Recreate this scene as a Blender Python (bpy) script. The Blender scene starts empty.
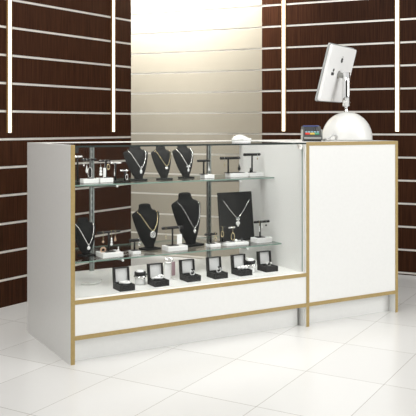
import bpy, bmesh, math
from mathutils import Vector, Matrix
S = bpy.context.scene
COL = S.collection
PI = math.pi
R = math.radians

# ------------------------------------------------------------------ materials
def _new(name):
    m = bpy.data.materials.new(name); m.use_nodes = True
    nt = m.node_tree; nt.nodes.clear()
    out = nt.nodes.new('ShaderNodeOutputMaterial')
    return m, nt, out

def pbr(name, col, rough=0.5, metal=0.0, noise=0.0, nscale=30.0, stretch=(1, 1, 1), emit=None, estr=0.0, coat=0.0, bump=0.0, spec=0.5):
    m, nt, out = _new(name)
    b = nt.nodes.new('ShaderNodeBsdfPrincipled')
    b.inputs['Base Color'].default_value = (*col, 1)
    b.inputs['Roughness'].default_value = rough
    b.inputs['Metallic'].default_value = metal
    b.inputs['Coat Weight'].default_value = coat
    b.inputs['Coat Roughness'].default_value = 0.08
    b.inputs['Specular IOR Level'].default_value = spec
    if emit:
        b.inputs['Emission Color'].default_value = (*emit, 1)
        b.inputs['Emission Strength'].default_value = estr
    if noise or bump:
        tc = nt.nodes.new('ShaderNodeTexCoord'); mp = nt.nodes.new('ShaderNodeMapping')
        mp.inputs['Scale'].default_value = stretch
        n = nt.nodes.new('ShaderNodeTexNoise'); n.inputs['Scale'].default_value = nscale
        n.inputs['Detail'].default_value = 5
        nt.links.new(tc.outputs['Object'], mp.inputs[0]); nt.links.new(mp.outputs[0], n.inputs['Vector'])
        if noise:
            r = nt.nodes.new('ShaderNodeValToRGB')
            r.color_ramp.elements[0].position = 0.3; r.color_ramp.elements[1].position = 0.7
            r.color_ramp.elements[0].color = (*[c * (1 - noise) for c in col], 1)
            r.color_ramp.elements[1].color = (*[min(1, c * (1 + noise)) for c in col], 1)
            nt.links.new(n.outputs[0], r.inputs[0]); nt.links.new(r.outputs[0], b.inputs['Base Color'])
        if bump:
            bp = nt.nodes.new('ShaderNodeBump'); bp.inputs['Strength'].default_value = bump
            bp.inputs['Distance'].default_value = 0.001
            nt.links.new(n.outputs[0], bp.inputs['Height']); nt.links.new(bp.outputs[0], b.inputs['Normal'])
    nt.links.new(b.outputs[0], out.inputs[0])
    return m

def glass(name, tint, rough=0.0, f0=0.04):
    """thin clear sheet: straight transmission plus a Schlick mirror reflection"""
    m, nt, out = _new(name)
    N = nt.nodes.new; L = nt.links.new
    g = N('ShaderNodeNewGeometry')
    d = N('ShaderNodeVectorMath'); d.operation = 'DOT_PRODUCT'
    L(g.outputs['Normal'], d.inputs[0]); L(g.outputs['Incoming'], d.inputs[1])
    def mth(op, a, b=None):
        n = N('ShaderNodeMath'); n.operation = op
        for i, x in enumerate((a, b)):
            if x is None: continue
            if isinstance(x, (int, float)): n.inputs[i].default_value = x
            else: L(x, n.inputs[i])
        return n.outputs[0]
    c = mth('ABSOLUTE', d.outputs['Value'])
    p = mth('POWER', mth('SUBTRACT', 1.0, c), 5.0)
    f = mth('ADD', mth('MULTIPLY', p, 1 - f0), f0)
    t = N('ShaderNodeBsdfTransparent'); t.inputs[0].default_value = (*tint, 1)
    gl = N('ShaderNodeBsdfGlossy'); gl.inputs['Roughness'].default_value = rough
    mx = N('ShaderNodeMixShader')
    L(f, mx.inputs[0]); L(t.outputs[0], mx.inputs[1]); L(gl.outputs[0], mx.inputs[2]); L(mx.outputs[0], out.inputs[0])
    return m

def floor_mat():
    m, nt, out = _new('floor_tiles')
    N = nt.nodes.new; L = nt.links.new
    b = N('ShaderNodeBsdfPrincipled'); b.inputs['Roughness'].default_value = 0.22
    tc = N('ShaderNodeTexCoord'); mp = N('ShaderNodeMapping')
    mp.vector_type = 'TEXTURE'
    mp.inputs['Rotation'].default_value = (0, 0, R(60))
    L(tc.outputs['Object'], mp.inputs[0])
    sp = N('ShaderNodeSeparateXYZ'); L(mp.outputs[0], sp.inputs[0])
    def mth(op, a, b_=None):
        n = N('ShaderNodeMath'); n.operation = op
        for i, x in enumerate((a, b_)):
            if x is None: continue
            if isinstance(x, (int, float)): n.inputs[i].default_value = x
            else: L(x, n.inputs[i])
        return n.outputs[0]
    def line(c, off, size, w):
        q = mth('DIVIDE', mth('SUBTRACT', c, off), size)
        fr = mth('FRACT', mth('ADD', q, 0.5))
        return mth('LESS_THAN', mth('MULTIPLY', mth('ABSOLUTE', mth('SUBTRACT', fr, 0.5)), size), w), mth('FLOOR', q)
    la, fa = line(sp.outputs[0], 1.96, 0.448, 0.0014)
    lb, fb = line(sp.outputs[1], 0.88, 0.316, 0.0011)
    g = mth('MAXIMUM', la, lb)
    cv = N('ShaderNodeCombineXYZ'); L(fa, cv.inputs[0]); L(fb, cv.inputs[1])
    wn = N('ShaderNodeTexWhiteNoise'); L(cv.outputs[0], wn.inputs['Vector'])
    rp = N('ShaderNodeValToRGB')
    rp.color_ramp.elements[0].color = (0.68, 0.675, 0.66, 1); rp.color_ramp.elements[1].color = (0.73, 0.725, 0.71, 1)
    L(wn.outputs['Value'], rp.inputs[0])
    mx = N('ShaderNodeMix'); mx.data_type = 'RGBA'
    L(g, mx.inputs[0]); L(rp.outputs[0], mx.inputs[6]); mx.inputs[7].default_value = (0.36, 0.34, 0.31, 1)
    L(mx.outputs[2], b.inputs['Base Color'])
    ns = N('ShaderNodeTexNoise'); ns.inputs['Scale'].default_value = 9
    L(tc.outputs['Object'], ns.inputs['Vector'])
    bp = N('ShaderNodeBump'); bp.inputs['Strength'].default_value = 0.12; bp.inputs['Distance'].default_value = 0.004
    L(ns.outputs[0], bp.inputs['Height']); L(bp.outputs[0], b.inputs['Normal'])
    L(b.outputs[0], out.inputs[0])
    return m

M = dict(
    white=pbr('white_laminate', (0.80, 0.80, 0.78), 0.38, noise=0.012, nscale=60),
    gold=pbr('gold_edge_band', (0.37, 0.265, 0.098), 0.45, 0.0, noise=0.10, nscale=90),
    wood=pbr('dark_wood', (0.041, 0.0150, 0.0068), 0.45, spec=0.07, noise=0.45, nscale=14, stretch=(9, 9, 0.3)),
    cream=pbr('cream_panel', (0.315, 0.285, 0.225), 0.4, noise=0.02, nscale=10),
    alu=pbr('aluminium', (0.86, 0.84, 0.79), 0.34, 0.4),
    alupale=pbr('polished_aluminium', (0.80, 0.77, 0.70), 0.30, 0.7),
    clear=glass('clear_glass', (0.988, 0.994, 0.991)),
    frontglass=glass('front_glass', (0.993, 0.997, 0.995), f0=0.006),
    edge=pbr('green_glass_edge', (0.20, 0.30, 0.25), 0.15),
    darkedge=pbr('dark_glass_edge', (0.018, 0.028, 0.024), 0.12),
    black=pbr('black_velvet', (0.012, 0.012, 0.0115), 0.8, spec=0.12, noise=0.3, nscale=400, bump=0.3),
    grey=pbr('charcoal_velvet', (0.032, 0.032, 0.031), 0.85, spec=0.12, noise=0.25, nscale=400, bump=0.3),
    blackgloss=pbr('black_satin', (0.018, 0.0175, 0.017), 0.45, spec=0.25),
    silver=pbr('silver', (0.86, 0.85, 0.83), 0.22, 0.9),
    jewel=pbr('gold_metal', (0.80, 0.68, 0.42), 0.25, 0.8),
    rose=pbr('rose_stone', (0.50, 0.33, 0.22), 0.3),
    pearl=pbr('pearl', (0.88, 0.88, 0.87), 0.2, coat=0.5),
    acryl=pbr('white_acrylic', (0.86, 0.86, 0.85), 0.25, coat=0.3),
    satin=pbr('white_satin', (0.72, 0.72, 0.71), 0.45, bump=0.2, nscale=60),
    mauve=pbr('mauve_leather', (0.36, 0.24, 0.26), 0.5),
    led=pbr('led_diffuser', (0.9, 0.88, 0.8), 0.5, emit=(1.0, 0.86, 0.62), estr=2.4),
    brass=pbr('led_profile', (0.26, 0.145, 0.045), 0.5, 0.0),
    chrome=pbr('chrome', (0.80, 0.80, 0.80), 0.08, 1.0),
    steel=pbr('brushed_steel', (0.42, 0.45, 0.43), 0.33, 0.85, noise=0.06, nscale=200),
    dome=pbr('white_plastic_shaded', (0.74, 0.74, 0.72), 0.25, coat=0.3),  # white computer plastic, the dome's grey shading put into the colour
    shell_lit=pbr('white_plastic_lit', (0.93, 0.93, 0.92), 0.3, coat=0.2),  # same plastic, lighter in colour for the light on the screen back
    bezel=pbr('grey_acrylic', (0.42, 0.43, 0.42), 0.15),
    screen=pbr('dark_screen', (0.015, 0.016, 0.02), 0.08),
    plast=pbr('grey_plastic', (0.06, 0.062, 0.062), 0.45),
    plastlight=pbr('light_grey_plastic', (0.36, 0.36, 0.34), 0.4),
    dark=pbr('dark_plastic', (0.02, 0.02, 0.02), 0.4),
    blue=pbr('blue_plastic', (0.05, 0.07, 0.20), 0.35),
    red=pbr('red_key', (0.60, 0.035, 0.02), 0.4), yellow=pbr('yellow_key', (0.55, 0.42, 0.06), 0.4), green=pbr('green_key', (0.06, 0.28, 0.16), 0.4),
    teal=pbr('pale_blue_key', (0.25, 0.42, 0.5), 0.4),
    cable=pbr('white_cable', (0.55, 0.55, 0.54), 0.4),
    haze=pbr('clear_white_shell', (0.66, 0.66, 0.63), 0.08, coat=1.0, noise=0.25, nscale=45),
    floor=floor_mat(),
)

# ------------------------------------------------------------------ mesh helpers
def box(bm, x0, x1, y0, y1, z0, z1, bev=0.0, mi=0):
    r = bmesh.ops.create_cube(bm, size=1.0)
    vs = r['verts']
    for v in vs:
        v.co = Vector(((x0 + x1) / 2 + v.co.x * (x1 - x0), (y0 + y1) / 2 + v.co.y * (y1 - y0), (z0 + z1) / 2 + v.co.z * (z1 - z0)))
    fs = {f for v in vs for f in v.link_faces}
    for f in fs: f.material_index = mi
    if bev:
        es = {e for v in vs for e in v.link_edges}
        bmesh.ops.bevel(bm, geom=list(es), offset=bev, segments=2, affect='EDGES', profile=0.6)
    return bm

def lathe(bm, prof, segs=24, c=(0, 0, 0), axis='Z'):
    """prof: list of (radius, height); closed at both ends"""
    def pt(r, a, h):
        p = (r * math.cos(a), r * math.sin(a), h)
        if axis == 'X': p = (p[2], p[0], p[1])
        if axis == 'Y': p = (p[1], p[2], p[0])
        return Vector(p) + Vector(c)
    rings = [[bm.verts.new(pt(max(r, 1e-5), 2 * PI * i / segs, h)) for i in range(segs)] for r, h in prof]
    for a, b in zip(rings, rings[1:]):
        for i in range(segs):
            j = (i + 1) % segs
            bm.faces.new((a[i], a[j], b[j], b[i])).smooth = True
    bm.faces.new(rings[0][::-1]); bm.faces.new(rings[-1])
    return bm

def tube(bm, pts, r, segs=8, closed=False):
    P = [Vector(p) for p in pts]; n = len(P); rings = []
    nrm = None
    for i in range(n):
        if closed: t = P[(i + 1) % n] - P[i - 1]
        else: t = P[min(i + 1, n - 1)] - P[max(i - 1, 0)]
        t.normalize()
        if nrm is None:
            nrm = t.orthogonal().normalized()
        nrm = (nrm - t * nrm.dot(t)).normalized()
        b = t.cross(nrm)
        rr = r(i / (n - 1)) if callable(r) else r
        rings.append([bm.verts.new(P[i] + (nrm * math.cos(2 * PI * k / segs) + b * math.sin(2 * PI * k / segs)) * rr) for k in range(segs)])
    m = n if closed else n - 1
    for i in range(m):
        a, b = rings[i], rings[(i + 1) % n]
        for k in range(segs):
            j = (k + 1) % segs
            bm.faces.new((a[k], a[j], b[j], b[k])).smooth = True
    if not closed:
        bm.faces.new(rings[0][::-1]); bm.faces.new(rings[-1])
    return bm

def ring(bm, c, R_, r, plane='XZ', n=28, segs=8, sx=1.0, sz=1.0):
    pts = []
    for i in range(n):
        a = 2 * PI * i / n
        p, q = R_ * math.cos(a) * sx, R_ * math.sin(a) * sz
        d = {'XZ': (p, 0, q), 'XY': (p, q, 0), 'YZ': (0, p, q)}[plane]
        pts.append((c[0] + d[0], c[1] + d[1], c[2] + d[2]))
    return tube(bm, pts, r, segs, True)

def ball(bm, c, rx, ry=None, rz=None, n=14):
    ry = ry or rx; rz = rz or rx
    r = bmesh.ops.create_uvsphere(bm, u_segments=n, v_segments=max(8, n // 2), radius=1.0)
    for v in r['verts']: v.co = Vector((c[0] + v.co.x * rx, c[1] + v.co.y * ry, c[2] + v.co.z * rz))
    for f in {f for v in r['verts'] for f in v.link_faces}: f.smooth = True
    return bm

def obj(name, bm, mats, parent=None, loc=None, rot=None):
    bmesh.ops.recalc_face_normals(bm, faces=bm.faces[:])
    me = bpy.data.meshes.new(name); bm.to_mesh(me); bm.free()
    if not isinstance(mats, (list, tuple)): mats = [mats]
    for m in mats: me.materials.append(M[m] if isinstance(m, str) else m)
    o = bpy.data.objects.new(name, me); COL.objects.link(o)
    if parent: o.parent = parent
    if loc: o.location = loc
    if rot: o.rotation_euler = rot
    return o

def B(*boxes, bev=0.0):
    bm = bmesh.new()
    for b in boxes: box(bm, *b, bev=bev)
    return bm

# counter frame: u runs along the counter front, v runs to its back
P0 = Vector((-0.5606, 3.146, 0)); UX = Vector((0.8660, 0.5, 0)); VX = Vector((-0.5, 0.8660, 0)); ROT = R(30)
def W(u, v, z): return P0 + UX * u + VX * v + Vector((0, 0, z))

def tag(o, label, cat, group=None):
    o['label'] = label; o['category'] = cat
    if group: o['group'] = group
    return o

def thing(name, label, cat, u, v, z, rot=0.0, group=None):
    o = bpy.data.objects.new(name, None); COL.objects.link(o)
    o.location = W(u, v, z); o.rotation_euler = (0, 0, ROT + rot)
    o.empty_display_size = 0.02
    return tag(o, label, cat, group)

def struct(o): o['kind'] = 'structure'; return o

# ------------------------------------------------------------------ the setting
struct(obj('floor', B((-6, 7, -1.5, 9, -0.1, 0)), 'floor'))

def slat_wall(name, mat, org, ang, x0, x1, zbase, ztop=2.75, thick=0.04, imat='alu'):
    zs = []; z = zbase
    while z > 0.1: z -= 0.1515
    while z < ztop: zs.append(z); z += 0.1515
    bm = bmesh.new(); g = 0.0062
    lows = [0.0] + [z + g for z in zs]; highs = [z - g for z in zs] + [ztop]
    for a, b in zip(lows, highs):
        if b - a > 0.005: box(bm, x0, x1, 0.0, thick * 0.5, a, b)
    box(bm, x0, x1, thick * 0.5, thick, 0.0, ztop)
    w = struct(obj(name, bm, mat)); w.location = org; w.rotation_euler = (0, 0, ang)
    for z in zs:
        bm = bmesh.new()
        box(bm, x0, x1, 0.0005, thick * 0.5 - 0.0005, z - g + 0.0003, z - g + 0.0028)
        box(bm, x0, x1, 0.0045, thick * 0.5 - 0.0005, z - g + 0.0028, z + g - 0.0028)
        box(bm, x0, x1, 0.0005, thick * 0.5 - 0.0005, z + g - 0.0028, z + g - 0.0003)
        struct(obj('aluminium_insert', bm, imat, w))
    return w

LORG = Vector((-1.113, 4.12, 0)); LANG = math.atan2(0.825, 0.565)
BORG = Vector((1.312, 5.05, 0)); BANG = math.atan2(-0.411, 0.911)
slat_wall('wall_left', 'wood', LORG, LANG, -3.0, 1.083, 0.906)
slat_wall('wall_center', 'cream', BORG, BANG, -3.3, -1.019, 0.922, imat='alupale')
slat_wall('wall_right', 'wood', BORG, BANG, -1.019, 3.2, 0.922)

def led(org, ang, x, label):
    o = bpy.data.objects.new('led_strip_light', None); COL.objects.link(o)
    d = Vector((math.cos(ang), math.sin(ang), 0)); o.location = org + d * x + Vector((0, 0, 0.942)); o.rotation_euler = (0, 0, ang)
    tag(o, label, 'light', 'vertical wall light strips')
    L = 1.78
    obj('profile', B((-0.0165, -0.0108, -0.009, -0.0005, 0, L), (0.0108, 0.0165, -0.009, -0.0005, 0, L), (-0.0128, 0.0128, -0.004, -0.0005, 0, L)), 'brass', o)
    obj('diffuser', B((-0.0105, 0.0105, -0.0095, -0.0042, 0.0, L), bev=0.0015), 'led', o)
led(LORG, LANG, 0.060, 'vertical warm white light strip at the far left edge of the dark left wall')
led(LORG, LANG, 0.903, 'vertical warm white light strip near the right end of the dark left wall')
led(BORG, BANG, -0.855, 'vertical warm white light strip on dark wall just right of the pale center panel')
led(BORG, BANG, -0.0689, 'vertical warm white light strip on dark wall right of the desktop computer')

# ------------------------------------------------------------------ showcase counter
T = 0.018
dc = thing('display_counter', 'white and gold edged glass showcase counter with two glass shelves of jewellery', 'display counter', 0, 0, 0)
def board(parent, name, x0, x1, y0, y1, z0, z1, band=True):
    o = obj(name, B((x0, x1, y0 + (0.0012 if band else 0), y1, z0, z1)), 'white', parent)
    if band:
        e = obj('edge_band', B((x0, x1, y0, y0 + 0.0012, z0, z1)), 'gold', o); e['label'] = 'gold edge strip'
    return o
board(dc, 'side_panel', 0, T, 0, 0.6, 0, 0.9)
board(dc, 'side_panel', 1.194, 1.1997, 0.012, 0.6, 0, 0.889, False)
board(dc, 'deck_board', T, 1.1995, 0, 0.6, 0.245, 0.263)
board(dc, 'bottom_board', T, 1.1995, 0, 0.6, 0.098, 0.116)
obj('drawer_front', B((T + 0.001, 1.1985, 0.002, 0.02, 0.1165, 0.2445)), 'white', dc)
obj('plinth', B((T, 1.182, 0.048, 0.066, 0, 0.098)), 'white', dc)
obj('rear_panel', B((T, 1.182, 0.58, 0.598, 0, 0.245)), 'white', dc)

def pane(name, b, thin, parent, mats, z=None):
    bm = B(b); bm.normal_update()
    for f in bm.faces:
        f.material_index = 0 if abs(f.normal[thin]) > 0.5 else 1
    return obj(name, bm, mats, parent)
pane('glass_top', (T + 0.0005, 1.1995, 0.0, 0.6, 0.8895, 0.897), 2, dc, ['clear', 'darkedge'])
pane('front_glass', (T + 0.001, 1.1935, 0.022, 0.028, 0.263, 0.889), 1, dc, ['frontglass', 'edge'])
obj('glass_track', B((T, 1.194, 0.016, 0.0215, 0.263, 0.268)), 'alu', dc)
pane('glass_shelf', (0.05, 1.185, 0.25, 0.565, 0.709, 0.715), 2, dc, ['clear', 'edge'])
pane('glass_shelf', (0.05, 1.185, 0.185, 0.565, 0.379, 0.385), 2, dc, ['clear', 'edge'])
obj('rear_rail', B((T, 1.1995, 0.565, 0.6, 0.8972, 0.8996)), 'alu', dc)
for ux in (0.317, 0.985):
    bm = B((ux - 0.0095, ux - 0.004, 0.567, 0.585, 0.263, 0.885), (ux + 0.004, ux + 0.0095, 0.567, 0.585, 0.263, 0.885),
           (ux - 0.004, ux + 0.004, 0.575, 0.585, 0.263, 0.885))
    up = obj('shelf_upright', bm, 'steel', dc)
    sl = bmesh.new()
    for k in range(19): box(sl, ux - 0.002, ux + 0.002, 0.5735, 0.5748, 0.30 + k * 0.031, 0.318 + k * 0.031)
    obj('slots', sl, 'dark', up)
    for zs, vf in ((0.709, 0.27), (0.379, 0.205)):
        bm = bmesh.new()
        a = [(ux - 0.0025, 0.568, zs - 0.032), (ux - 0.0025, 0.568, zs - 0.001), (ux - 0.0025, vf, zs - 0.001), (ux - 0.0025, vf, zs - 0.010)]
        f = [bm.verts.new(p) for p in a]; g = [bm.verts.new((p[0] + 0.005, p[1], p[2])) for p in a]
        bm.faces.new(f); bm.faces.new(g[::-1])
        for i in range(4): bm.faces.new((f[i], g[i], g[(i + 1) % 4], f[(i + 1) % 4]))
        br = obj('shelf_bracket', bm, 'steel', dc)
        tip = lathe(bmesh.new(), [(0.004, -0.006), (0.0055, -0.003), (0.0055, 0.003), (0.004, 0.006)], 12, (ux, vf - 0.008, zs - 0.007), 'Y')
        t = obj('bracket_tip', tip, 'pearl', br); t['label'] = 'white rubber tip of the bracket'
for ux in (1.178, 0.030):
    bm = B((ux - 0.010, ux + 0.010, 0.016, 0.034, 0.866, 0.889), bev=0.002)
    lathe(bm, [(0.006, -0.006), (0.006, 0.0)], 12, (ux, 0.016, 0.880), 'Y')
    obj('glass_clamp', bm, 'alu' if ux > 1 else 'dark', dc)

# ------------------------------------------------------------------ cash counter
cc = thing('cash_counter', 'closed white cash desk with gold edges, right of the glass showcase', 'cash desk', 1.2, 0, 0)
board(cc, 'side_panel', 0, T, 0, 0.6, 0, 0.9)
board(cc, 'side_panel', 0.6 - T, 0.6, 0, 0.6, 0, 0.9)
board(cc, 'top_board', T, 0.6 - T, 0, 0.6, 0.882, 0.9)
board(cc, 'bottom_board', T, 0.6 - T, 0, 0.6, 0.098, 0.116)
obj('front_panel', B((T + 0.001, 0.581, 0.002, 0.02, 0.1165, 0.8815)), 'white', cc)
obj('plinth', B((T, 0.582, 0.048, 0.066, 0, 0.098)), 'white', cc)

# ------------------------------------------------------------------ desktop computer
pc = thing('desktop_computer', 'white desktop computer with dome base, chrome neck and tilted flat screen, seen from behind', 'computer', 1.624, 0.2, 0.9, rot=-ROT)
rd = 0.134
prof = [(rd - 0.004, 0.0), (rd - 0.001, 0.004), (rd, 0.010)] + [(rd * math.cos(a), 0.012 + 0.143 * math.sin(a)) for a in [i * PI / 2 / 18 for i in range(1, 18)]] + [(0.004, 0.155)]
base = obj('dome_base', lathe(bmesh.new(), prof, 56), 'dome', pc)
obj('foot_ring', lathe(bmesh.new(), [(rd - 0.006, -0.0), (rd - 0.001, 0.0), (rd + 0.0012, 0.002), (rd + 0.0012, 0.0055), (rd, 0.006)], 48), 'plastlight', base)
bt = lathe(bmesh.new(), [(0.0035, 0), (0.0035, 0.004)], 12, (0, 0, 0), 'Y')
obj('power_button', bt, 'plastlight', base, loc=(0.095, -0.092, 0.022), rot=(0, 0, R(46)))
neck = obj('neck', tube(bmesh.new(), [(-0.004, 0, 0.184), (-0.004, 0.0, 0.24), (-0.004, 0.0, 0.31), (-0.003, 0, 0.366)], 0.0205, 28), 'chrome', pc)
obj('neck_joint', lathe(bmesh.new(), [(0.012, 0.150), (0.012, 0.158), (0.008, 0.165), (0.008, 0.178), (0.0115, 0.181), (0.0125, 0.185)], 24, (-0.004, 0, 0)), 'chrome', neck)
obj('pivot', lathe(bmesh.new(), [(0.009, -0.013), (0.011, -0.011), (0.011, 0.011), (0.009, 0.013)], 20, (-0.003, 0, 0.357), 'X'), 'chrome', neck)
# screen: local x along the screen width, local y towards the back of the panel (-y = visible back side), tilted
sc = bpy.data.objects.new('screen_unit', None)
obj_sc_bm = bmesh.new()
wS, hS, dS = 0.340, 0.300, 0.020
def rrect(bm, w, h, y0, y1, rad, n=5):
    pts = []
    for cx, cz, a0 in ((w / 2 - rad, h / 2 - rad, 0), (-w / 2 + rad, h / 2 - rad, 90), (-w / 2 + rad, -h / 2 + rad, 180), (w / 2 - rad, -h / 2 + rad, 270)):
        for i in range(n + 1):
            a = R(a0 + 90 * i / n); pts.append((cx + rad * math.cos(a), cz + rad * math.sin(a)))
    f = [bm.verts.new((x, y0, z)) for x, z in pts]; g = [bm.verts.new((x, y1, z)) for x, z in pts]
    bm.faces.new(f); bm.faces.new(g[::-1])
    for i in range(len(pts)):
        j = (i + 1) % len(pts); bm.faces.new((f[i], g[i], g[j], f[j]))
    return bm
COL.objects.unlink(sc) if sc.name in COL.objects else None
bpy.data.objects.remove(sc)
e1 = Vector((0.53, 0.848, 0)).normalized(); n1 = Vector((0.848, -0.53, 0)).normalized()
tl = R(14.5); up = (Vector((0, 0, 1)) * math.cos(tl) + n1 * math.sin(tl)); back = e1.cross(up).normalized()   # back = visible side
SM = Matrix((e1, -back, up)).transposed()       # columns: x,y,z axes
shell = obj('screen_shell', rrect(obj_sc_bm, wS, hS, -0.012, 0.006, 0.012), 'shell_lit', pc)
bmod = shell.modifiers.new('bevel', 'BEVEL'); bmod.width = 0.003; bmod.segments = 3; bmod.limit_method = 'ANGLE'
SC = Vector((-0.045, 0.0, 0.358)) + e1 * 0.024 - n1 * 0.02
shell.matrix_local = Matrix.Translation(SC) @ SM.to_4x4()
obj('bezel', rrect(bmesh.new(), wS + 0.012, hS + 0.012, 0.006, 0.014, 0.014), 'bezel', shell)
obj('display', rrect(bmesh.new(), wS - 0.02, hS - 0.03, 0.014, 0.0145, 0.004), 'screen', shell)
# logo: bitten apple disc with a leaf, dark grey
lg = bmesh.new()
pts = []
for i in range(36):
    a = 2 * PI * i / 36; r = 0.0135 * (1 - 0.10 * math.cos(2 * a) * 0 - 0.12 * max(0, math.sin(a)) ** 12 - 0.10 * max(0, -math.sin(a)) ** 16)
    x, z = r * math.cos(a), r * 1.05 * math.sin(a)
    d = math.hypot(x - 0.0155, z - 0.001)
    if d < 0.006: x -= (0.006 - d) * 1.1
    pts.append((x, z))
f = [lg.verts.new((x, -0.0128, z)) for x, z in pts]; g = [lg.verts.new((x, -0.0121, z)) for x, z in pts]
lg.faces.new(f); lg.faces.new(g[::-1])
for i in range(36): lg.faces.new((f[i], g[i], g[(i + 1) % 36], f[(i + 1) % 36]))
ball(lg, (0.003, -0.0125, 0.0185), 0.0028, 0.0006, 0.0052, 10)
obj('logo', lg, 'dark', shell, loc=(-0.004, 0, 0.078))
pv = bmesh.new()
for dx, dz in ((-0.085, 0.008), (-0.098, -0.012), (-0.080, -0.012)): lathe(pv, [(0.009, -0.0135), (0.009, -0.0118)], 14, (dx, 0, dz + 0.012), 'Y')
obj('screw_holes', pv, 'dark', shell)
obj('neck_mount', lathe(bmesh.new(), [(0.012, -0.046), (0.014, -0.040), (0.014, -0.018), (0.022, -0.012)], 24, (-0.002, 0, 0.000), 'Y'), 'plastlight', shell)

# ------------------------------------------------------------------ card terminal, cable, mouse
ct = thing('card_terminal', 'small dark grey card payment terminal with coloured keys, left of the computer dome', 'card terminal', 1.333, 0.13, 0.9, rot=-ROT + R(-2))
def wedge(bm, x0, x1, prof):
    f = [bm.verts.new((x0, y, z)) for y, z in prof]; g = [bm.verts.new((x1, y, z)) for y, z in prof]
    bm.faces.new(f); bm.faces.new(g[::-1]); n = len(prof)
    for i in range(n): bm.faces.new((f[i], g[i], g[(i + 1) % n], f[(i + 1) % n]))
    return bm
body = obj('body', wedge(bmesh.new(), -0.049, 0.049, [(-0.05, 0.006), (-0.05, 0.026), (0.042, 0.078), (0.055, 0.074), (0.055, 0.006)]), 'plast', ct)
mb = body.modifiers.new('bevel', 'BEVEL'); mb.width = 0.004; mb.segments = 3
obj('foot', B((-0.044, 0.044, -0.047, 0.05, 0.0, 0.0065)), 'dark', ct)
slope = math.atan2(0.052, 0.092)
fa = dict(loc=(0, -0.05, 0.026), rot=(slope, 0, 0))
Lf = math.hypot(0.052, 0.092)
obj('faceplate', B((-0.040, 0.040, 0.006, Lf - 0.004, 0.0, 0.0015)), 'plast', ct, **fa)
obj('screen', B((-0.036, 0.036, 0.047, Lf - 0.012, 0.0015, 0.0030)), 'screen', ct, **fa)
obj('top_strip', B((-0.041, 0.041, Lf - 0.010, Lf - 0.001, 0.0012, 0.0040)), 'blue', ct, **fa)
for x, c in ((-0.025, 'red'), (0.0, 'yellow'), (0.023, 'green')):
    k = obj('key', B((x - 0.011, x + 0.011, 0.013, 0.030, 0.0015, 0.0045), bev=0.001), c, ct, **fa); k['label'] = c + ' key'
kb = bmesh.new()
for i in range(5): box(kb, -0.034 + i * 0.0145, -0.024 + i * 0.0145, 0.034, 0.044, 0.0015, 0.004)
obj('number_keys', kb, 'teal', ct, **fa)
obj('front_lip', B((-0.043, 0.043, -0.0515, -0.049, 0.014, 0.021), bev=0.001), 'plastlight', ct)
for s in (-1, 1):
    obj('side_cheek', B((s * 0.049 - 0.002, s * 0.049 + 0.002, -0.046, 0.052, 0.008, 0.060), bev=0.0015), 'plastlight', ct)

cb = bmesh.new()
pts = [(-0.04, 0.03, 0.008), (-0.030, -0.01, 0.012), (-0.016, -0.02, 0.026), (0.0, -0.018, 0.034), (0.014, -0.008, 0.030), (0.020, 0.008, 0.018), (0.017, 0.035, 0.008), (0.005, 0.05, 0.007)]
def smooth(pts, k=6):
    P = [Vector(p) for p in pts]; out = []
    for i in range(len(P) - 1):
        a = P[max(i - 1, 0)]; b = P[i]; c = P[i + 1]; d = P[min(i + 2, len(P) - 1)]
        for j in range(k):
            t = j / k
            out.append(0.5 * ((2 * b) + (c - a) * t + (2 * a - 5 * b + 4 * c - d) * t * t + (3 * b - a - 3 * c + d) * t ** 3))
    return out + [P[-1]]
tube(cb, smooth(pts), 0.0065, 10)
co = tag(obj('power_cable', cb, 'cable'), 'short thick white cable curled on the desk between card terminal and computer dome', 'cable')
co.location = W(1.405, 0.050, 0.9); co.rotation_euler = (0, 0, 0)

ms = thing('desk_mouse', 'glossy white rounded mouse lying on the glass top of the showcase', 'mouse', 1.010, 0.29, 0.8972, rot=R(-14))
mb_ = bmesh.new()
r_ = bmesh.ops.create_uvsphere(mb_, u_segments=32, v_segments=16, radius=1)
for v in r_['verts']:
    x, y, z = v.co
    h = 0.030 - 0.010 * max(0, x) ** 1.5
    v.co = Vector((x * 0.052, y * 0.030, 0.008 + (z * h * (1 - 0.25 * max(0, x)) if z > 0 else z * 0.004)))
for f in mb_.faces: f.smooth = True
obj('shell', mb_, 'haze', ms)
bs = bmesh.new()
bmesh.ops.create_cone(bs, cap_ends=True, segments=40, radius1=1, radius2=1, depth=1)
for v in bs.verts: v.co = Vector((v.co.x * 0.050, v.co.y * 0.0285, 0.0035 + v.co.z * 0.007))
obj('base_plate', bs, 'acryl', ms)
obj('button_ridge', B((0.028, 0.050, -0.012, 0.012, 0.0075, 0.019), bev=0.003), 'acryl', ms)

# ------------------------------------------------------------------ necklace busts
SEC = [  # t, half width, front depth, (in units of height)
    (0.035, 0.105, 0.075), (0.10, 0.115, 0.080), (0.18, 0.160, 0.110), (0.30, 0.210, 0.145), (0.45, 0.255, 0.190), (0.60, 0.292, 0.208),
    (0.71, 0.312, 0.198), (0.775, 0.320, 0.178), (0.805, 0.300, 0.158), (0.835, 0.240, 0.140), (0.865, 0.172, 0.124), (0.895, 0.146, 0.114), (0.935, 0.138, 0.108), (0.97, 0.132, 0.102), (0.988, 0.115, 0.09), (1.0, 0.07, 0.05)]
def lerpsec(t):
    for a, b in zip(SEC, SEC[1:]):
        if t <= b[0]:
            k = max(0, (t - a[0]) / (b[0] - a[0])); return a[1] + (b[1] - a[1]) * k, a[2] + (b[2] - a[2]) * k
    return SEC[-1][1:]
LEAN = 0.20
def front(x, t):
    w, d = lerpsec(t); q = min(1, abs(x) / w)
    return LEAN * t - d * (1 - q ** 2.2)
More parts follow.
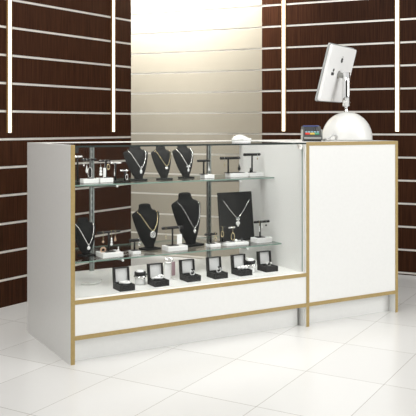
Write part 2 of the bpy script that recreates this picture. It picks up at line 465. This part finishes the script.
def bust_mesh(h, ws=1.0):
    bm = bmesh.new(); rings = []
    n = 18
    ts = []
    for a, b in zip(SEC, SEC[1:]):
        ts += [a[0], (a[0] + b[0]) / 2]
    ts.append(1.0)
    for t in ts:
        w, d = lerpsec(t); rg = []
        for i in range(n + 1):
            x = -w * math.cos(PI * i / n); rg.append((x, LEAN * t - d * (1 - (abs(x) / w) ** 2.2)))
        bk = 0.075 if t < 0.78 else 0.075 + (t - 0.78) * 0.1
        bk = min(bk, d * 0.9)
        for i in range(n - 1, 0, -1):
            x = -w * math.cos(PI * i / n); rg.append((x, LEAN * t + bk * (1 - (abs(x) / w) ** 2) ** 0.7))
        rings.append([bm.verts.new((x * h * ws, y * h, t * h)) for x, y in rg])
    for a, b in zip(rings, rings[1:]):
        for i in range(len(a)):
            j = (i + 1) % len(a); bm.faces.new((a[i], a[j], b[j], b[i])).smooth = True
    bm.faces.new(rings[0][::-1]); bm.faces.new(rings[-1])
    return bm
BG = 'black necklace busts'
def bust(u, v, z, h, ws, label, mat='black', rot=R(12)):
    t = thing('necklace_bust', label, 'necklace bust', u, v, z, rot, BG)
    obj('body', bust_mesh(h, ws), mat, t)
    obj('base', B((-0.20 * h, 0.20 * h, -0.15 * h, 0.15 * h, 0, 0.042 * h), bev=0.012 * h), mat, t)
    return t
def chain_pts(h, ws, xs, zs, zp, p=1.25, off=0.012, n=14):
    L_ = []
    for i in range(-n, n + 1):
        s = i / n; x = xs * s; t = zp + (zs - zp) * abs(s) ** p
        L_.append((x * h * ws, (front(x, t) - off) * h, t * h))
    return L_
def necklace(u, v, z, h, ws, label, xs, zs, zp, chain, pendant, r=0.0013, p=1.25, rot=R(12)):
    t = thing('necklace', label, 'necklace', u, v, z, rot)
    pts = chain_pts(h, ws, xs, zs, zp, p)
    # ends pass over the shoulders
    a = Vector(pts[0]); b = Vector(pts[-1])
    pts = [(a.x + 0.02 * h, a.y + 0.05 * h, a.z + 0.045 * h)] + pts + [(b.x - 0.02 * h, b.y + 0.05 * h, b.z + 0.045 * h)]
    bm = tube(bmesh.new(), pts, r, 7)
    # links along the chain
    P = [Vector(q) for q in pts]
    for q0, q1 in zip(P[1:-1], P[2:-1]):
        for k in (0.25, 0.75): ball(bm, q0.lerp(q1, k), r * 1.25, n=6)
    obj('chain', bm, chain, t)
    y = (front(0, zp - 0.08) - 0.02) * h; zt = zp * h
    pb = bmesh.new(); s = 0.001
    if pendant == 'oval':
        ring(pb, (0, y, zt - 0.003), 0.003, 0.0009, 'XZ', 14, 6); ball(pb, (0, y, zt - 0.016), 0.0075, 0.004, 0.0105); m = 'pearl'
    elif pendant == 'knot':
        ball(pb, (-0.004, y, zt - 0.010), 0.006, 0.003, 0.007); ball(pb, (0.004, y, zt - 0.011), 0.005, 0.003, 0.006); ring(pb, (0, y, zt - 0.002), 0.003, 0.001, 'XZ', 14, 6); m = 'silver'
    elif pendant == 'bow':
        ball(pb, (-0.007, y, zt - 0.002), 0.0065, 0.003, 0.0035); ball(pb, (0.007, y, zt - 0.002), 0.0065, 0.003, 0.0035); ball(pb, (0, y, zt - 0.008), 0.003, 0.003, 0.006)
        ball(pb, (0, y, zt - 0.020), 0.0065, 0.004, 0.009); m = 'pearl'
    elif pendant == 'drop':
        ring(pb, (0, y, zt - 0.003), 0.003, 0.0009, 'XZ', 14, 6); ball(pb, (0, y, zt - 0.014), 0.0085, 0.005, 0.0085); m = 'pearl'
    elif pendant == 'rosette':
        ring(pb, (0, y, zt - 0.016), 0.0145, 0.0021, 'XZ', 28, 8)
        for k in range(3):
            a_ = PI / 2 + k * 2 * PI / 3; ring(pb, (0.0066 * math.cos(a_), y, zt - 0.016 + 0.0066 * math.sin(a_)), 0.0052, 0.0016, 'XZ', 16, 6)
        m = 'silver'
    else:
        ring(pb, (0, y, zt - 0.002), 0.0035, 0.001, 'XZ', 14, 6)
        for dx, dz in ((0, 0.006), (0.0055, 0), (-0.0055, 0), (0, -0.007)): ball(pb, (dx, y, zt - 0.014 + dz), 0.0042, 0.0035, 0.0045, 10)
        ball(pb, (0, y - 0.002, zt - 0.014), 0.0045); m = 'silver'
    obj('pendant', pb, m, t)
    return t

UZ, LZ, DZ = 0.7152, 0.3852, 0.2632
H1 = [(0.484, 0.385, UZ, 0.171, 1.36), (0.617, 0.375, UZ, 0.168, 1.20), (0.760, 0.415, UZ, 0.172, 1.28), (0.190, 0.315, LZ, 0.172, 1.22), (0.519, 0.335, LZ, 0.217, 1.20), (0.748, 0.340, LZ, 0.260, 1.15)]
bl = ['black velvet bust on the upper shelf wearing a silver necklace with white oval pendant', 'middle black velvet bust on the upper shelf wearing a fine gold chain',
      'black velvet bust on the upper shelf wearing a silver bow necklace with white drop', 'black velvet bust half hidden at the left end of the lower shelf',
      'black velvet bust on the lower shelf wearing a gold chain with round openwork pendant', 'tallest black velvet bust, on the lower shelf, with a thin long silver chain']
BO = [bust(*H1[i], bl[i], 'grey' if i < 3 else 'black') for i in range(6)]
necklace(*H1[0], 'silver necklace with white oval pendant on the leftmost bust of the upper shelf', 0.215, 0.825, 0.345, 'silver', 'oval', 0.0017, 1.35)
necklace(*H1[1], 'fine gold necklace with small silver knot pendant on the upper shelf middle bust', 0.215, 0.825, 0.40, 'jewel', 'knot', 0.0012, 1.5)
necklace(*H1[2], 'thick silver necklace with bow and white drop on the upper shelf right bust', 0.215, 0.825, 0.355, 'silver', 'bow', 0.0018, 1.4)
necklace(*H1[3], 'silver necklace with round pearl pendant on the left end bust of the lower shelf', 0.215, 0.825, 0.30, 'silver', 'drop', 0.0016, 1.3)
necklace(*H1[4], 'gold necklace with round silver openwork pendant on the lower shelf', 0.215, 0.825, 0.42, 'jewel', 'rosette', 0.0012, 1.55)
necklace(*H1[5], 'thin silver necklace with small sparkling cross shaped pendant on the tallest bust', 0.215, 0.83, 0.345, 'silver', 'cross', 0.0010, 1.5)

# ------------------------------------------------------------------ necklace board
nb = thing('necklace_board', 'tall dark grey upright necklace board at the right of the lower shelf', 'necklace board', 1.025, 0.36, LZ)
obj('panel', B((-0.103, 0.103, -0.004, 0.004, 0.0, 0.252), bev=0.002), 'grey', nb, rot=(R(-7), 0, 0), loc=(0, -0.01, 0.0008))
st = wedge(bmesh.new(), -0.035, 0.035, [(0.0, 0.0), (0.075, 0.0), (0.072, 0.006), (0.026, 0.18), (0.020, 0.18)])
obj('easel_leg', st, 'grey', nb)
ne = thing('necklace', 'pale gold chain with ornate silver pendant on the dark grey necklace board', 'necklace', 1.031, 0.35, LZ)
pts = []
for i in range(-14, 15):
    s = i / 14; zz = 0.118 + 0.092 * abs(s) ** 1.25
    pts.append((0.079 * s, zz * math.tan(R(7)) - 0.0062, zz))
bm = tube(bmesh.new(), pts, 0.0016, 7)
for q0, q1 in zip(pts, pts[1:]): ball(bm, Vector(q0).lerp(Vector(q1), 0.5), 0.0021, n=6)
obj('chain', bm, M['silver'], ne)
pb = bmesh.new(); yy = 0.108 * math.tan(R(7)) - 0.008
ball(pb, (-0.006, yy, 0.112), 0.0055, 0.003, 0.004); ball(pb, (0.006, yy, 0.112), 0.0055, 0.003, 0.004)
ball(pb, (-0.005, yy, 0.092), 0.0075, 0.004, 0.009); ball(pb, (0.005, yy, 0.092), 0.0075, 0.004, 0.009); ball(pb, (0, yy, 0.082), 0.006, 0.0035, 0.008); ball(pb, (0, yy - 0.001, 0.103), 0.004)
obj('pendant', pb, 'pearl', ne)

# ------------------------------------------------------------------ white blocks and earring stands
def block(u, v, z, w, d, h, label, rot=0.0):
    bm = B((-w / 2, w / 2, -d / 2, d / 2, 0, h), bev=0.0025)
    o = tag(obj('display_block', bm, 'acryl'), label, 'display block', 'white acrylic blocks under the jewellery stands')
    o.location = W(u, v, z); o.rotation_euler = (0, 0, ROT + rot)
    return o
def tstand(u, v, z, top, x0, x1, label, mat='blackgloss', barmat=None, r=0.0048, foot=0.017, rot=0.0):
    """pole at (u, v) on height z, cross bar at height top running from x0 to x1 along u"""
    t = thing('earring_stand', label, 'earring stand', u, v, z, rot, 'earring T stands')
    H = top - z
    obj('foot', B((-foot, foot, -foot * 0.9, foot * 0.9, 0, 0.0035), bev=0.001), mat, t)
    obj('pole', lathe(bmesh.new(), [(0.0043, 0.0035), (0.0043, H)], 12), mat, t)
    bb = lathe(bmesh.new(), [(r * 0.8, x0), (r, x0 + 0.001), (r, x1 - 0.001), (r * 0.8, x1)], 16, (0, 0, H), 'X')
    if barmat == 'silver':
        pass
    b = obj('crossbar', bb, barmat or mat, t)
    if barmat: b['label'] = 'silver crossbar'
    return t
def earring(u, v, z, drop, label, kind, mat, hook='silver', w=0.006, group=None):
    """hung from height z, hanging down by drop"""
    t = thing('earring', label, 'earring', u, v, z, 0, group)
    hb = bmesh.new()
    tube(hb, smooth([(0, 0.009, -0.006), (0, 0.0075, 0.003), (0, 0, 0.007), (0, -0.0065, 0.002), (0, -0.0070, -0.006), (0, -0.0065, -drop * 0.42)], 5), 0.0008, 6)
    obj('hook', hb, hook, t)
    bm = bmesh.new(); y = -0.0065; c = -drop * 0.42
    if kind == 'tag':
        box(bm, -w, w, y - 0.001, y + 0.001, -drop, c, bev=0.0006)
    elif kind == 'hoop':
        rr = (drop + c) / 2; ring(bm, (0, y, c - rr), rr, 0.0017, 'XZ', 22, 7, sx=w / rr if w < rr else 1)
    elif kind == 'drop':
        L_ = drop + c
        lathe(bm, [(0.0006, 0), (w * 0.45, -L_ * 0.35), (w, -L_ * 0.72), (w * 0.7, -L_ * 0.93), (0.0006, -L_)], 12, (0, y, c))
    elif kind == 'beads':
        L_ = drop + c; n = 3
        for k in range(n): ball(bm, (0, y, c - L_ * (k + 0.5) / n), w * (0.7 + 0.2 * k), w * 0.7, L_ / n * 0.55, 10)
    elif kind == 'disc':
        rr = w; ball(bm, (0, y, c - 0.004), w * 0.5, w * 0.5, 0.006, 10); ring(bm, (0, y, -drop + rr), rr, rr * 0.36, 'XZ', 22, 8)
    elif kind == 'pearl':
        ball(bm, (0, y, -drop + w), w)
    obj('drop', bm, mat, t)
    return t

# upper shelf, left end
UB = UZ + 0.020
block(0.217, 0.352, UZ, 0.074, 0.05, 0.020, 'long white block at the far left of the upper shelf')
block(0.294, 0.352, UZ, 0.066, 0.05, 0.021, 'white block on the upper shelf, second from the left')
tstand(0.222, 0.352, UB, 0.823, -0.045, 0.030, 'black stand with hoop earrings at the far left of the upper shelf', foot=0.014)
tstand(0.300, 0.352, UB + 0.001, 0.815, -0.036, 0.020, 'black stand holding a white tag on the second upper shelf block', foot=0.014)
tstand(0.187, 0.425, UZ, 0.834, -0.020, 0.024, 'stand with short silver crossbar in the upper left corner of the showcase', barmat='silver', r=0.0052)
tstand(0.362, 0.385, UZ, 0.802, -0.026, 0.030, 'stand with jewelled silver crossbar left of the first upper shelf bust', barmat='silver', r=0.0036)
tstand(0.392, 0.345, UZ, 0.767, -0.022, 0.018, 'low stand with silver crossbar beside the first upper shelf bust', barmat='silver', r=0.0036)
earring(0.188, 0.352, 0.823, 0.030, 'small silver earring leftmost on the stand at the upper shelf left end', 'beads', 'silver', w=0.004)
earring(0.202, 0.352, 0.823, 0.062, 'long twisted white earring on the stand at the upper shelf left end', 'drop', 'pearl', w=0.006)
earring(0.218, 0.352, 0.823, 0.084, 'silver hoop earring hanging low on the upper shelf left end stand', 'hoop', 'silver', w=0.0105)
earring(0.271, 0.352, 0.815, 0.068, 'silver drop earring left of the white tag on the upper shelf', 'beads', 'pearl', w=0.0075)
earring(0.290, 0.352, 0.815, 0.077, 'long narrow white tag earring hanging on the upper shelf', 'tag', 'pearl', w=0.007)
earring(0.309, 0.352, 0.815, 0.040, 'small gold hoop earring right of the white tag on the upper shelf', 'hoop', 'jewel', w=0.007)
earring(0.354, 0.385, 0.802, 0.062, 'thin silver earring dangling from the jewelled crossbar', 'drop', 'silver', w=0.0045)
earring(0.399, 0.345, 0.767, 0.042, 'silver loop earring on the low stand beside the first upper shelf bust', 'hoop', 'silver', w=0.006)

# upper shelf, right group
block(0.854, 0.365, UZ, 0.056, 0.05, 0.019, 'small white block beside the right upright on the upper shelf')
tstand(0.833, 0.365, UZ + 0.019, 0.803, -0.036, 0.036, 'black stand with one pearl tag beside the right upright on the upper shelf', 'grey', r=0.0060)
earring(0.860, 0.365, 0.800, 0.050, 'white drop earring on the small stand beside the right upright', 'drop', 'pearl', w=0.005)
block(1.030, 0.365, UZ, 0.108, 0.055, 0.021, 'wide white block on the upper shelf under the middle stand and black drop')
tstand(0.978, 0.365, UZ + 0.021, 0.813, -0.048, 0.070, 'dark grey wide stand on the wide upper shelf block', 'grey', r=0.0068)
earring(0.952, 0.365, 0.813, 0.045, 'fine gold earring at the left of the wide upper shelf stand', 'drop', 'jewel', w=0.0025)
earring(1.040, 0.365, 0.813, 0.066, 'black teardrop earring hanging at the right of the wide upper shelf stand', 'drop', 'blackgloss', w=0.008)
dp = tag(obj('earring_plate', B((-0.027, 0.027, -0.016, 0.016, 0, 0.0035), bev=0.001), 'blackgloss'), 'flat black plate on the wide white block beneath the black drop earring', 'plate')
dp.location = W(1.040, 0.365, UZ + 0.0212); dp.rotation_euler = (0, 0, ROT)
block(1.138, 0.365, UZ, 0.086, 0.055, 0.020, 'white block at the right end of the upper shelf')
tstand(1.124, 0.365, UZ + 0.020, 0.829, -0.052, 0.050, 'tallest dark grey stand at the right end of the upper shelf', 'grey', r=0.0072)
sm = tag(obj('ring_cone', lathe(bmesh.new(), [(0.0055, 0), (0.0045, 0.010), (0.0028, 0.018), (0.0042, 0.021), (0.001, 0.025)], 14), 'blackgloss'), 'tiny black ring peg on the block at the right end of the upper shelf', 'ring holder')
sm.location = W(1.104, 0.35, UZ + 0.0202)
earring(1.153, 0.365, 0.829, 0.028, 'tiny gold earring on the tallest stand at the upper shelf right end', 'drop', 'jewel', w=0.003)

# lower shelf
block(0.277, 0.256, LZ, 0.100, 0.090, 0.021, 'wide white block beside the left bust on the lower shelf')
tstand(0.276, 0.262, LZ + 0.021, 0.495, -0.058, 0.055, 'black stand with rose gold earrings on the lower shelf', foot=0.025)
earring(0.246, 0.262, 0.495, 0.090, 'long rose gold earring ending in a dark ringed disc, lower shelf left stand', 'disc', 'rose', 'jewel', w=0.011)
earring(0.287, 0.262, 0.495, 0.062, 'peach beaded earring in the middle of the lower shelf left stand', 'beads', 'pearl', 'jewel', w=0.006)
earring(0.305, 0.262, 0.495, 0.044, 'short rose earring at the right of the lower shelf left stand', 'drop', 'rose', 'jewel', w=0.006)
rc = tag(obj('ring_cone', lathe(bmesh.new(), [(0.006, 0), (0.003, 0.012), (0.0045, 0.016), (0.001, 0.022)], 14), 'silver'), 'tiny silver ring peg at the right corner of the lower shelf left block', 'ring holder')
rc.location = W(0.318, 0.25, LZ + 0.0212)
block(0.407, 0.265, LZ, 0.042, 0.05, 0.014, 'small white block left of the gold necklace bust')
tstand(0.408, 0.27, LZ + 0.014, 0.446, -0.026, 0.030, 'small black stand left of the gold necklace bust on the lower shelf', r=0.0076)
earring(0.430, 0.27, 0.447, 0.026, 'small silver earring on the small stand left of the gold necklace bust', 'hoop', 'silver', w=0.005)
block(0.615, 0.262, LZ, 0.105, 0.07, 0.023, 'white block between the two large busts on the lower shelf')
tstand(0.603, 0.262, LZ + 0.023, 0.493, -0.056, 0.058, 'black stand between the two large busts on the lower shelf', r=0.0068, foot=0.024)
earring(0.637, 0.262, 0.493, 0.078, 'white tag earring hanging between the two large busts', 'tag', 'pearl', w=0.013)
earring(0.565, 0.262, 0.493, 0.050, 'fine gold earring at the left of the stand between the large busts', 'drop', 'jewel', 'jewel', w=0.0025)
block(0.828, 0.262, LZ, 0.060, 0.05, 0.016, 'small white block right of the tallest bust')
tstand(0.815, 0.262, LZ + 0.016, 0.447, -0.034, 0.034, 'small black stand in front of the right upright on the lower shelf', r=0.0058)
earring(0.838, 0.262, 0.447, 0.034, 'pair of small gold loops on the small stand right of the tallest bust', 'hoop', 'jewel', 'jewel', w=0.006)
block(0.950, 0.262, LZ, 0.130, 0.07, 0.015, 'long white block in front of the dark necklace board')
tstand(0.890, 0.275, LZ + 0.015, 0.474, -0.016, 0.014, 'left black earring stand before the dark necklace board', r=0.0045, foot=0.014)
tstand(0.944, 0.275, LZ + 0.015, 0.470, -0.020, 0.018, 'right black earring stand before the dark necklace board', barmat='silver', r=0.0045, foot=0.014)
earring(0.885, 0.275, 0.474, 0.046, 'gold looped earring on the left stand before the necklace board', 'hoop', 'jewel', 'jewel', w=0.008)
earring(0.946, 0.275, 0.470, 0.064, 'larger gold earring with white pearl before the necklace board', 'hoop', 'jewel', 'jewel', w=0.010)
pl = tag(obj('pearl_stud', ball(bmesh.new(), (0, 0, 0.0075), 0.0075), 'pearl'), 'white pearl stud lying on the long block before the necklace board', 'earring')
pl.location = W(0.952, 0.248, LZ + 0.0151)
rc2 = tag(obj('ring_cone', lathe(bmesh.new(), [(0.006, 0), (0.004, 0.009), (0.005, 0.012), (0.001, 0.016)], 14), 'plast'), 'tiny grey ring peg at the right of the long block before the necklace board', 'ring holder')
rc2.location = W(0.997, 0.265, LZ + 0.0151)
block(1.115, 0.265, LZ, 0.094, 0.06, 0.025, 'white block at the right end of the lower shelf')
tstand(1.107, 0.265, LZ + 0.025, 0.489, -0.036, 0.056, 'dark stand with pale earrings at the right end of the lower shelf', 'grey', r=0.0062, foot=0.021)
earring(1.099, 0.265, 0.489, 0.050, 'pale gold earring on the stand at the right end of the lower shelf', 'beads', 'pearl', 'jewel', w=0.004)
earring(1.114, 0.265, 0.489, 0.034, 'white earring beside the pole at the right end of the lower shelf', 'drop', 'pearl', w=0.005)
earring(1.140, 0.265, 0.489, 0.024, 'short dark earring at the right tip of the lower shelf right stand', 'pearl', 'blackgloss', w=0.005)

# ------------------------------------------------------------------ ring boxes on the deck
def ring_box(u, v, label, w=0.070, d=0.080, rot=0.0):
    t = thing('ring_box', label, 'ring box', u, v, DZ, rot, 'open ring boxes on the showcase deck')
    h = 0.026; k = 0.005
    bm = B((-w / 2, w / 2, 0, d, 0, h - 0.008), (-w / 2, w / 2, 0, k, h - 0.008, h), (-w / 2, w / 2, d - k, d, h - 0.008, h),
           (-w / 2, -w / 2 + k, k, d - k, h - 0.008, h), (w / 2 - k, w / 2, k, d - k, h - 0.008, h))
    obj('tray', bm, 'blackgloss', t)
    obj('cushion', B((-w / 2 + k + .001, w / 2 - k - .001, k + .001, d - k - .001, h - 0.0078, h - 0.001), bev=0.002), 'black', t)
    lid = obj('lid', B((-w / 2, w / 2, 0.012, 0.016, 0, 0.066), (-w / 2, w / 2, -0.010, 0.012, 0.062, 0.066), (-w / 2, w / 2, -0.010, 0.012, 0, 0.003),
                        (-w / 2, -w / 2 + 0.004, -0.010, 0.012, 0.003, 0.062), (w / 2 - 0.004, w / 2, -0.010, 0.012, 0.003, 0.062)), 'blackgloss', t, loc=(0, d - 0.014, h), rot=(R(-6), 0, 0))
    li = obj('lining', B((-w / 2 + 0.0045, w / 2 - 0.0045, 0.001, 0.0118, 0.0035, 0.0615), bev=0.002), 'satin', lid)
    li['label'] = 'white satin lid lining'
    return t
RB = [(0.290, 0.076, 'leftmost open black ring box on the showcase deck'), (0.462, 0.085, 'open black box holding a white knotted bracelet, second from the left'),
      (0.637, 0.106, 'third open black ring box from the left, with a domed black ring'), (0.780, 0.102, 'fourth open black ring box from the left, below the right upright'),
      (0.919, 0.104, 'open black box with white pearls, second from the right'), (1.083, 0.124, 'rightmost open black ring box near the white side wall')]
for u, v, l in RB: ring_box(u - 0.011, v - 0.018, l)
def flat_ring(u, v, z, kind, label):
    t = thing('ring', label, 'ring', u - 0.011, v - 0.018, z, 0)
    bm = bmesh.new()
    if kind == 'band':
        ring(bm, (0, 0, 0.010), 0.0115, 0.0030, 'XZ', 26, 8); obj('band', bm, 'pearl', t)
        obj('stone', ball(bmesh.new(), (0, 0, 0.0235), 0.007, 0.006, 0.004), 'blackgloss', t)
    elif kind == 'torus':
        ring(bm, (0, 0, 0.0052), 0.0175, 0.0052, 'XY', 30, 9); obj('band', bm, 'pearl', t)
        obj('clasp', ball(bmesh.new(), (-0.024, 0.0, 0.007), 0.008, 0.007, 0.007), 'satin', t)
    elif kind == 'knot':
        ring(bm, (-0.008, 0, 0.009), 0.0135, 0.005, 'XY', 24, 8, sz=0.8); ring(bm, (0.011, 0.004, 0.010), 0.012, 0.005, 'XZ', 22, 8, sz=0.55); obj('band', bm, 'pearl', t)
        obj('end', ball(bmesh.new(), (-0.026, 0.003, 0.0075), 0.0085, 0.007, 0.006), 'satin', t)
    elif kind == 'pearls':
        for x, y, r in ((-0.018, 0.002, 0.0085), (-0.004, -0.006, 0.0085), (0.006, 0.008, 0.0095), (0.016, -0.004, 0.0095)): ball(bm, (x, y, r), r * 1.15, r * 1.1, r)
        obj('pearl_string', bm, 'pearl', t)
    else:
        ring(bm, (0, 0, 0.009), 0.0105, 0.0022, 'XZ', 24, 8); obj('band', bm, 'silver', t)
        st = bmesh.new()
        for x in (-0.012, 0.012): ball(st, (x, -0.002, 0.011), 0.0052, 0.004, 0.0052, 10)
        obj('stones', st, 'pearl', t)
CZ = DZ + 0.0254
flat_ring(0.297, 0.112, CZ, 'torus', 'white round bangle ring in the leftmost black box')
flat_ring(0.462, 0.120, CZ, 'knot', 'chunky white knotted bracelet lying in the second black box from the left')
flat_ring(0.645, 0.139, CZ, 'band', 'white ring with black domed stone in the third black box')
flat_ring(0.785, 0.135, CZ, 'band', 'white ring with black stone in the fourth black box')
flat_ring(0.919, 0.137, CZ, 'pearls', 'cluster of large white pearls in the second black box from the right')
flat_ring(1.085, 0.156, CZ, 'multi', 'silver ring with small stones in the rightmost black box')

# ------------------------------------------------------------------ watches and bracelets between the boxes
def cuff_stand(u, v, z, label, blabel, w=0.058, h=0.062, band='blackgloss'):
    t = thing('bracelet_holder', label, 'bracelet holder', u, v, z, 0)
    bm = lathe(bmesh.new(), [(0.022, 0), (0.024, 0.004), (0.0235, h * 0.35), (0.020, h * 0.8), (0.018, h), (0.010, h + 0.003)], 28)
    obj('cone', bm, 'acryl', t)
    s = thing('bracelet', blabel, 'bracelet', u, v, z + h * 0.62, 0)
    hb = lathe(bmesh.new(), [(0.0225, 0.0), (0.0262, 0.001), (0.0258, 0.017), (0.0215, 0.018)], 28)
    obj('band', hb, band, s)
    kk = bmesh.new()
    ring(kk, (0, 0, -0.004), 0.0262, 0.0032, 'XY', 30, 8); ball(kk, (0.004, -0.026, -0.006), 0.009, 0.004, 0.009); ball(kk, (0.024, -0.008, 0.004), 0.007, 0.006, 0.007)
    obj('charm', kk, 'silver', s)
cuff_stand(0.388, 0.165, DZ, 'white round holder between the first two black boxes', 'silver bracelet with black band on the holder between the first two boxes')
cuff_stand(0.972, 0.150, DZ, 'white round holder between the last two black boxes', 'silver and black bracelet on the holder between the last two boxes', h=0.066)
wt = thing('tag_holder', 'clear and white upright watch holder between the second and third black boxes', 'watch holder', 0.545, 0.195, DZ)
obj('card', B((-0.020, 0.012, -0.006, 0.000, 0.004, 0.082), bev=0.002), 'acryl', wt)
obj('foot', B((-0.026, 0.026, -0.016, 0.016, 0, 0.0045), bev=0.001), 'acryl', wt)
wa = thing('watch', 'silver topped watch with mauve strap on the upright holder between boxes', 'watch', 0.545, 0.182, DZ + 0.0045)
bm = bmesh.new(); ring(bm, (0.0, 0.003, 0.086), 0.021, 0.004, 'XZ', 28, 8, sz=0.55); ball(bm, (-0.012, 0, 0.088), 0.007, 0.004, 0.007); ball(bm, (0.012, 0, 0.088), 0.007, 0.004, 0.007)
obj('case', bm, 'silver', wa)
obj('strap', B((0.012, 0.030, -0.002, 0.002, 0.014, 0.078), bev=0.001), 'mauve', wa)
ly = bmesh.new()
pts = smooth([(-0.05, 0.01, 0.006), (-0.035, -0.006, 0.0075), (-0.015, -0.010, 0.005), (0.01, -0.004, 0.004), (0.03, 0.004, 0.0065), (0.047, 0.018, 0.009), (0.052, 0.03, 0.0055)], 6)
for i, p in enumerate(pts): ball(ly, p, 0.0036 + 0.0012 * (i % 2), n=8)
lo = tag(obj('bracelet', ly, 'haze'), 'pale beaded bracelet lying loose on the deck at the far left', 'bracelet')
lo.location = W(0.200, 0.26, DZ + 0.001); lo.rotation_euler = (0, 0, ROT)

# ------------------------------------------------------------------ camera
cam = bpy.data.cameras.new('camera'); co_ = bpy.data.objects.new('camera', cam); COL.objects.link(co_)
co_.location = (0, 0, 0.978); co_.rotation_euler = (PI / 2, 0, 0)
cam.sensor_width = 36; cam.lens = 770 / 416 * 36
cam.shift_y = -(208 - 126) / 416
cam.clip_start = 0.05; cam.clip_end = 60
S.camera = co_

# ------------------------------------------------------------------ light
w = bpy.data.worlds.new('world'); S.world = w; w.use_nodes = True
nt = w.node_tree; bgn = nt.nodes['Background']
tcw = nt.nodes.new('ShaderNodeTexCoord')
dw = nt.nodes.new('ShaderNodeVectorMath'); dw.operation = 'DOT_PRODUCT'; dw.inputs[1].default_value = (0.05, -0.998, 0.0)
nt.links.new(tcw.outputs['Generated'], dw.inputs[0])
rw = nt.nodes.new('ShaderNodeValToRGB')          # bright surroundings; dark patch added behind the viewer to stripe the chrome
rw.color_ramp.elements[0].position = 0.86; rw.color_ramp.elements[0].color = (1.0, 1.0, 0.985, 1)
rw.color_ramp.elements[1].position = 0.93; rw.color_ramp.elements[1].color = (0.05, 0.045, 0.04, 1)
nt.links.new(dw.outputs['Value'], rw.inputs[0]); nt.links.new(rw.outputs[0], bgn.inputs[0])
bgn.inputs[1].default_value = 0.70

def area(name, loc, target, size, power, col=(1, 1, 1), sy=None, spread=180):
    l = bpy.data.lights.new(name, 'AREA'); l.energy = power; l.color = col; l.size = size
    if sy: l.shape = 'RECTANGLE'; l.size_y = sy
    l.spread = R(spread)
    o = bpy.data.objects.new(name, l); COL.objects.link(o); o.location = loc
    o.rotation_euler = (Vector(target) - Vector(loc)).to_track_quat('-Z', 'Y').to_euler()
    return o
area('daylight_window', (4.2, 2.0, 2.2), (0.5, 3.7, 0.5), 2.8, 80, (1, 1, 0.99), 2.4)
area('overhead_fill', (-0.8, 1.9, 3.0), (0.0, 3.6, 0.3), 1.8, 42, (1, 0.985, 0.95), 1.2)  # unseen overhead fill, added for the showcase's inner wall and left panel
area('interior_fill', (-0.55, 3.55, 2.7), (0.15, 3.85, 0.4), 0.7, 5, (1, 0.99, 0.96), 0.5, 70)  # fill added above the glass top to brighten deck, shelves and blocks
# wall washer above the pale panel
bx = Vector((math.cos(BANG), math.sin(BANG), 0)); bn = Vector((math.sin(BANG), -math.cos(BANG), 0))
area('wall_washer', BORG + bx * (-1.62) + bn * 0.5 + Vector((0, 0, 2.75)), BORG + bx * (-1.66) + bn * 0.0 + Vector((0, 0, 2.22)), 1.35, 62, (1, 0.985, 0.96), 0.06, 75)

S.view_settings.view_transform = 'Standard'; S.view_settings.look = 'None'
S.view_settings.gamma = 1.0; S.view_settings.exposure = 0.2; S.view_settings.use_curve_mapping = False
